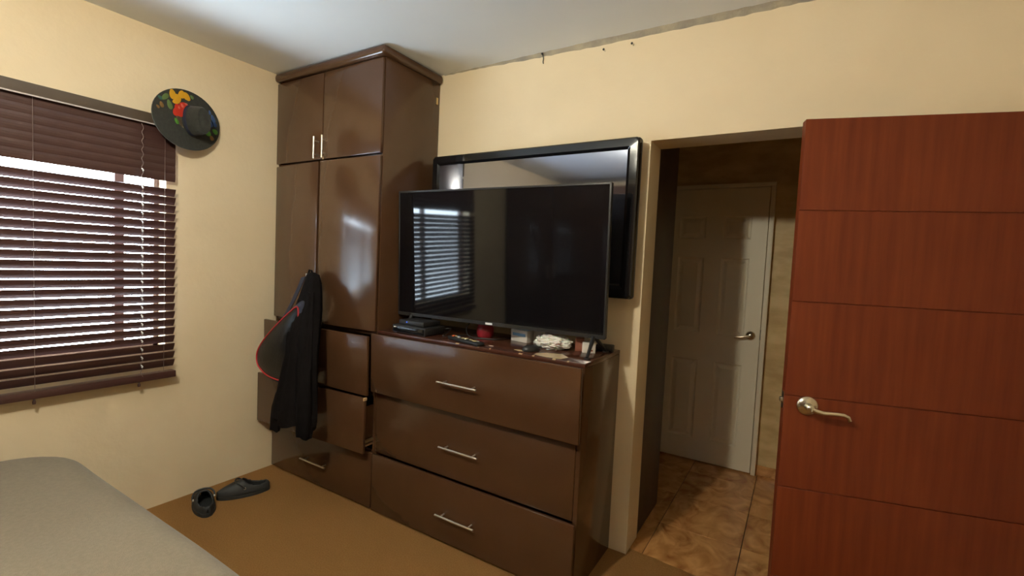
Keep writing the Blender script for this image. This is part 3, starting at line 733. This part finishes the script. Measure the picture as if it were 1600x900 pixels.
# ------------------------------------------------------------------ clogs
def clog(heel, toe, label):
    hx_, hy_ = heel; tx, ty = toe
    ang = math.atan2(ty-hy_, tx-hx_); L_ = math.hypot(tx-hx_, ty-hy_)
    mt = Matrix.Translation((hx_, hy_, 0)) @ Matrix.Rotation(ang, 4, 'Z')
    t = thing('clog', label, 'shoe', ((hx_+tx)/2, (hy_+ty)/2, 0), 'pair of clogs on the carpet')
    def hw(s):   # half width along the length
        return (0.034 + 0.016*math.sin(PI*min(1, max(0, (s-0.1)/0.9))**0.85)) * (max(0, 1-((abs(s-0.5)/0.5))**4.5))**0.5
    def top(s):
        if s < 0.12: return 0.062*(0.55+0.45*min(1, s/0.08)**0.5)
        if s < 0.5: return 0.062 + 0.030*((s-0.12)/0.38)**1.5
        return 0.092 - 0.050*((s-0.5)/0.5)**1.3
    bm = BM(); NS, NT = 40, 24; G = []
    for i in range(NS+1):
        s = 0.004 + 0.992*i/NS; row = []
        for j in range(NT+1):
            a = PI*j/NT; y = math.cos(a); zc = math.sin(a)
            yy = math.copysign(abs(y)**0.75, y)*hw(s)*(1.0-0.12*zc); zz = 0.012+(top(s)-0.012)*abs(zc)**0.7
            row.append(bm.verts.new(mt @ Vector((s*L_, yy, zz))))
        G.append(row)
    for i in range(NS):
        s = (i+0.5)/NS
        for j in range(NT):
            a = PI*(j+0.5)/NT
            if 0.06 < s < 0.52 and abs(a-PI/2) < 0.92*math.sin(PI*min(1, (s-0.06)/0.46*0.82+0.14))**0.6: continue
            # vent holes on the toe box
            bm.faces.new((G[i][j], G[i][j+1], G[i+1][j+1], G[i+1][j]))
    up_ = obj('upper', bm, 'clog_rubber', t, smooth=True)
    md = up_.modifiers.new('thickness', 'SOLIDIFY'); md.thickness = 0.007; md.offset = -1
    bm = BM(); pl_ = []
    for i in range(31): s = i/30; pl_.append((s*L_, hw(min(.999, max(.001, s)))+0.003))
    poly = [mt @ Vector((x, y, 0.0)) for x, y in pl_] + [mt @ Vector((x, -y, 0.0)) for x, y in pl_[::-1]]
    prism(bm, poly, (0, 0, 0.018)); bmesh.ops.remove_doubles(bm, verts=bm.verts[:], dist=1e-5)
    obj('sole', bm, 'clog_rubber', t)
    for sy in (-1, 1):
        s = 0.50; p0 = mt @ Vector((s*L_, sy*(hw(s)-0.004), 0.052)); p1 = mt @ Vector((s*L_, sy*(hw(s)+0.003), 0.052))
        obj('rivet', tube(BM(), [p0, p1], 0.0065, 12), 'rivet', t, smooth=True)
    # heel strap folded forward over the toe box
    pts = []
    for i in range(17):
        a = PI*i/16; s = 0.50 + 0.16*math.sin(a)
        pts.append(mt @ Vector((s*L_, math.cos(a)*(hw(0.5)+0.002), 0.052 + (top(s)-0.046)*math.sin(a)**0.7)))
    obj('strap', tube(BM(), pts, 0.005, 8), 'clog_rubber', t, smooth=True)
    return t
clog((0.335, -1.010), (0.085, -0.930), 'black rubber clog with its opening facing the bed')
clog((0.290, -0.640), (0.180, -0.890), 'black rubber clog lying sideways nearer the wardrobe')

# ------------------------------------------------------------------ bed
bed = thing('bed', 'bed under a plain grey beige bedspread below the window', 'bed', (1.05, -2.3, 0))
def bed_cover(x0, x1, y0, y1, ztop, zbot, rc, re):
    """rounded cushion-like cover: rings from the hem up over the edge to the middle"""
    bm = BM(); rings = []
    def outline(inset, z, wob):
        pts = []; r = max(0.03, rc-inset*0.6)
        a0, a1, b0, b1 = x0+inset, x1-inset, y0+inset, y1-inset
        cs = [(a1-r, b1-r, 0), (a0+r, b1-r, PI/2), (a0+r, b0+r, PI), (a1-r, b0+r, 3*PI/2)]
        for cx, cy, st in cs:
            for k in range(10):
                a = st + PI/2*k/9; pts.append(Vector((cx+r*math.cos(a), cy+r*math.sin(a), z)))
        out = []
        for i, p in enumerate(pts):
            q = pts[(i+1) % len(pts)]; n_ = 14 if i % 10 == 9 else 1
            for k in range(n_): out.append(p.lerp(q, k/n_))
        for i, p in enumerate(out):
            a = i*0.55
            p.x += wob*0.010*math.sin(a*1.7); p.y += wob*0.012*math.sin(a)
            p.z += 0.006*noise.noise(Vector((p.x*2.2, p.y*2.2, 0.3)))
        return out
    specs = [(0.0, zbot, 1.0), (0.0, zbot+0.15, 0.8), (0.002, ztop-re-0.05, 0.4)]
    for k in range(9):
        a = PI/2*k/8; specs.append((re*(1-math.cos(a)), ztop-re+re*math.sin(a), 0.2*(1-k/8)))
    for ins in (0.16, 0.25, 0.38, 0.52, 0.64): specs.append((re+ins-0.1, ztop+0.004*ins, 0))
    rings = [outline(*s) for s in specs]
    loft(bm, rings, cap=False); 
    R_last = [v for v in bm.verts][-len(rings[-1]):]
    bm.faces.new(R_last)
    return bm
obj('bedspread', bed_cover(0.10, 2.06, -3.02, -1.50, 0.520, 0.06, 0.24, 0.12), 'bedspread', bed, smooth=True)
boxo('mattress', (0.14, -2.98, 0.28), (2.02, -1.56, 0.47), 'card_white', bed, bev=0.05, seg=3)
boxo('bed_base', (0.16, -2.96, 0.10), (2.0, -1.60, 0.28), 'lacquer', bed)
for x in (0.2, 1.92):
    for y in (-2.9, -1.68): boxo('leg', (x, y, 0), (x+0.05, y+0.05, 0.10), 'lacquer', bed)

# ------------------------------------------------------------------ wardrobe behind the camera, seen in the screens
rw = thing('wardrobe', 'dark wardrobe across the rear wall, reflected in the television screens', 'wardrobe', (1.9, -3.68, 0))
boxo('body', (0.03, YR+0.003, 0.0), (3.70, -3.42, 2.40), 'lacquer', rw, bev=0.003)
for i in range(6):
    xa = 0.034 + i*0.611
    d_ = boxo('door', (xa, -3.419, 0.06), (xa+0.605, -3.400, 2.385), 'lacquer', rw, bev=0.003)
    hx2 = xa+0.565 if i % 2 == 0 else xa+0.04
    bm = BM(); tube(bm, [(hx2, -3.366, 1.02), (hx2, -3.366, 1.18)], 0.0055, 10)
    for zc in (1.05, 1.15): tube(bm, [(hx2, -3.401, zc), (hx2, -3.366, zc)], 0.004, 8)
    obj('handle', bm, 'steel', d_, smooth=True)

# ------------------------------------------------------------------ reddish door leaf at the right
DX, DY, DANG = 2.898, -0.255, math.radians(15.0)
DZ1 = 1.983; DW = 0.85
dmt = Matrix.Translation((DX, DY, 0)) @ Matrix.Rotation(DANG, 4, 'Z')
door1 = setting('door_1', (DX, DY, 0), 'reddish brown wooden door leaf standing open at the right')
def db(name, a, c, m, parent, bev=0.0, seg=2):
    return obj(name, box(BM(), a, c, bev, seg, dmt), m, parent, smooth=bev > 0)
core = db('core', (0.0, 0.004, 0.012), (DW, 0.040, DZ1), 'door_wood', door1, 0.001, 1)
gz = [0.012, 0.29, 0.634, 0.979, 1.327, 1.657, DZ1]
for a, c in zip(gz[:-1], gz[1:]):
    db('door_panel', (0.0, 0.0, a+(0.002 if a > 0.1 else 0)), (DW, 0.006, c-(0.002 if c < 1.9 else 0)), 'door_wood', door1, 0.0006, 1)
LZ = 0.948; LX = 0.075
def dl_(x, y, z): return dmt @ Vector((x, y, z))
hm = dmt @ Matrix.Translation((LX, 0.0, LZ)) @ Matrix.Rotation(PI/2, 4, 'X')
h1 = obj('door_handle', lathe(BM(), [(0.0, 0.001), (0.036, 0.001), (0.036, 0.004), (0.033, 0.009), (0.024, 0.013), (0.014, 0.017), (0.012, 0.030), (0.013, 0.046), (0.009, 0.050), (0, 0.051)], hm, 32), 'nickel', door1, smooth=True)
pts = [(LX, -0.040, LZ), (LX+0.016, -0.045, LZ-0.006), (LX+0.04, -0.046, LZ-0.010), (LX+0.075, -0.046, LZ-0.008), (LX+0.100, -0.046, LZ-0.008), (LX+0.116, -0.045, LZ-0.014), (LX+0.122, -0.043, LZ-0.026), (LX+0.120, -0.041, LZ-0.030)]
obj('lever', tube(BM(), [dl_(*p) for p in pts], 0.008, 12, rs=[.010, .010, .009, .008, .008, .0075, .007, .005]), 'nickel', h1, smooth=True)
obj('thumb_turn', box(BM(), (LX-0.003, -0.058, LZ-0.008), (LX+0.003, -0.049, LZ+0.008), 0.001, 1, dmt), 'nickel', h1)
obj('latch_bolt', box(BM(), (-0.011, 0.014, LZ+0.000), (0.0, 0.028, LZ+0.018), 0.003, 2, dmt), 'steel', door1, smooth=True)
obj('latch_plate', box(BM(), (-0.001, 0.010, LZ-0.022), (0.001, 0.034, LZ+0.04), 0.0, 1, dmt), 'steel', door1)
for zc in (0.25, 1.0, 1.75):
    p = dl_(DW+0.003, -0.004, zc); obj('hinge', tube(BM(), [p-Vector((0, 0, .04)), p+Vector((0, 0, .04))], 0.006, 10), 'nickel', door1, smooth=True)

# ------------------------------------------------------------------ white panelled door in the hallway
door2 = setting('door_2', (2.36, YF-0.02, 0), 'white six panel door at the end of the hallway')
ya, yb = YF-0.034, YF-0.004
lx0, lx1, lz0, lz1 = 2.022, 2.703, 0.008, 2.022
cols = [(2.120, 2.305), (2.420, 2.605)]; rows = [(0.17, 0.765), (0.965, 1.525), (1.66, 1.825)]
bx_ = [lx0, cols[0][0], cols[0][1], cols[1][0], cols[1][1], lx1]; bz_ = [lz0] + [v for r in rows for v in r] + [lz1]
bm = BM()
for i in range(5):
    for j in range(len(bz_)-1):
        if i in (1, 3) and j in (1, 3, 5): continue
        box(bm, (bx_[i], ya, bz_[j]), (bx_[i+1], yb, bz_[j+1]))
bmesh.ops.remove_doubles(bm, verts=bm.verts[:], dist=1e-5)
obj('leaf', bm, 'white_paint', door2)
for (xa, xb) in cols:
    for (za, zb) in rows:
        bm = BM(); rings = []
        for ins, y in ((0, ya+0.001), (0.010, ya+0.011), (0.020, ya+0.011), (0.042, ya+0.002)):
            rings.append([(xa+ins, y, za+ins), (xb-ins, y, za+ins), (xb-ins, y, zb-ins), (xa+ins, y, zb-ins)])
        R_ = [[bm.verts.new(p) for p in r] for r in rings]
        for a, c in zip(R_[:-1], R_[1:]):
            for k in range(4): bm.faces.new((a[k], a[(k+1) % 4], c[(k+1) % 4], c[k]))
        bm.faces.new(R_[-1])
        obj('door_panel', bm, 'white_paint', door2)
boxo('casing', (2.708, YF-0.045, 0.0), (2.738, YF, 2.052), 'white_paint', door2, bev=0.003)
boxo('casing', (1.987, YF-0.045, 0.0), (2.017, YF, 2.052), 'white_paint', door2, bev=0.003)
boxo('casing', (1.987, YF-0.047, 2.026), (2.738, YF, 2.054), 'white_paint', door2, bev=0.003)
hm2 = Matrix.Translation((2.645, ya, 0.985)) @ Matrix.Rotation(PI/2, 4, 'X')
h2 = obj('door_handle', lathe(BM(), [(0.0, 0.0), (0.032, 0.0), (0.032, 0.004), (0.026, 0.012), (0.013, 0.018), (0.012, 0.042), (0, 0.046)], hm2, 28), 'nickel', door2, smooth=True)
obj('lever', tube(BM(), [(2.645, ya-0.036, 0.985), (2.62, ya-0.042, 0.980), (2.585, ya-0.043, 0.972), (2.545, ya-0.042, 0.968)], 0.008, 10, rs=[.010, .009, .008, .007]), 'nickel', h2, smooth=True)
boxo('strike_plate', (2.7035, ya-0.002, 0.96), (2.7075, ya+0.02, 1.03), 'black_plastic', door2)

# ------------------------------------------------------------------ dark wardrobe in the hallway, just past the doorway
hw_ = thing('hall_cupboard', 'dark brown cupboard side just inside the hallway left of the white door', 'cupboard', (1.95, 0.41, 0))
boxo('body', (1.62, TH+0.003, 0.0), (2.266, 0.612, 2.535), 'hall_lacquer', hw_, bev=0.002)
hd = boxo('door', (1.94, 0.613, 0.02), (2.262, 0.631, 2.50), 'hall_lacquer', hw_, bev=0.002)
boxo('door', (1.62, 0.613, 0.02), (1.936, 0.631, 2.50), 'hall_lacquer', hw_, bev=0.002)
bm = BM(); tube(bm, [(2.235, 0.668, 0.97), (2.235, 0.668, 1.22)], 0.006, 10)
for zc in (1.01, 1.18): tube(bm, [(2.235, 0.630, zc), (2.235, 0.668, zc)], 0.004, 8)
obj('handle', bm, 'steel', hd, smooth=True)
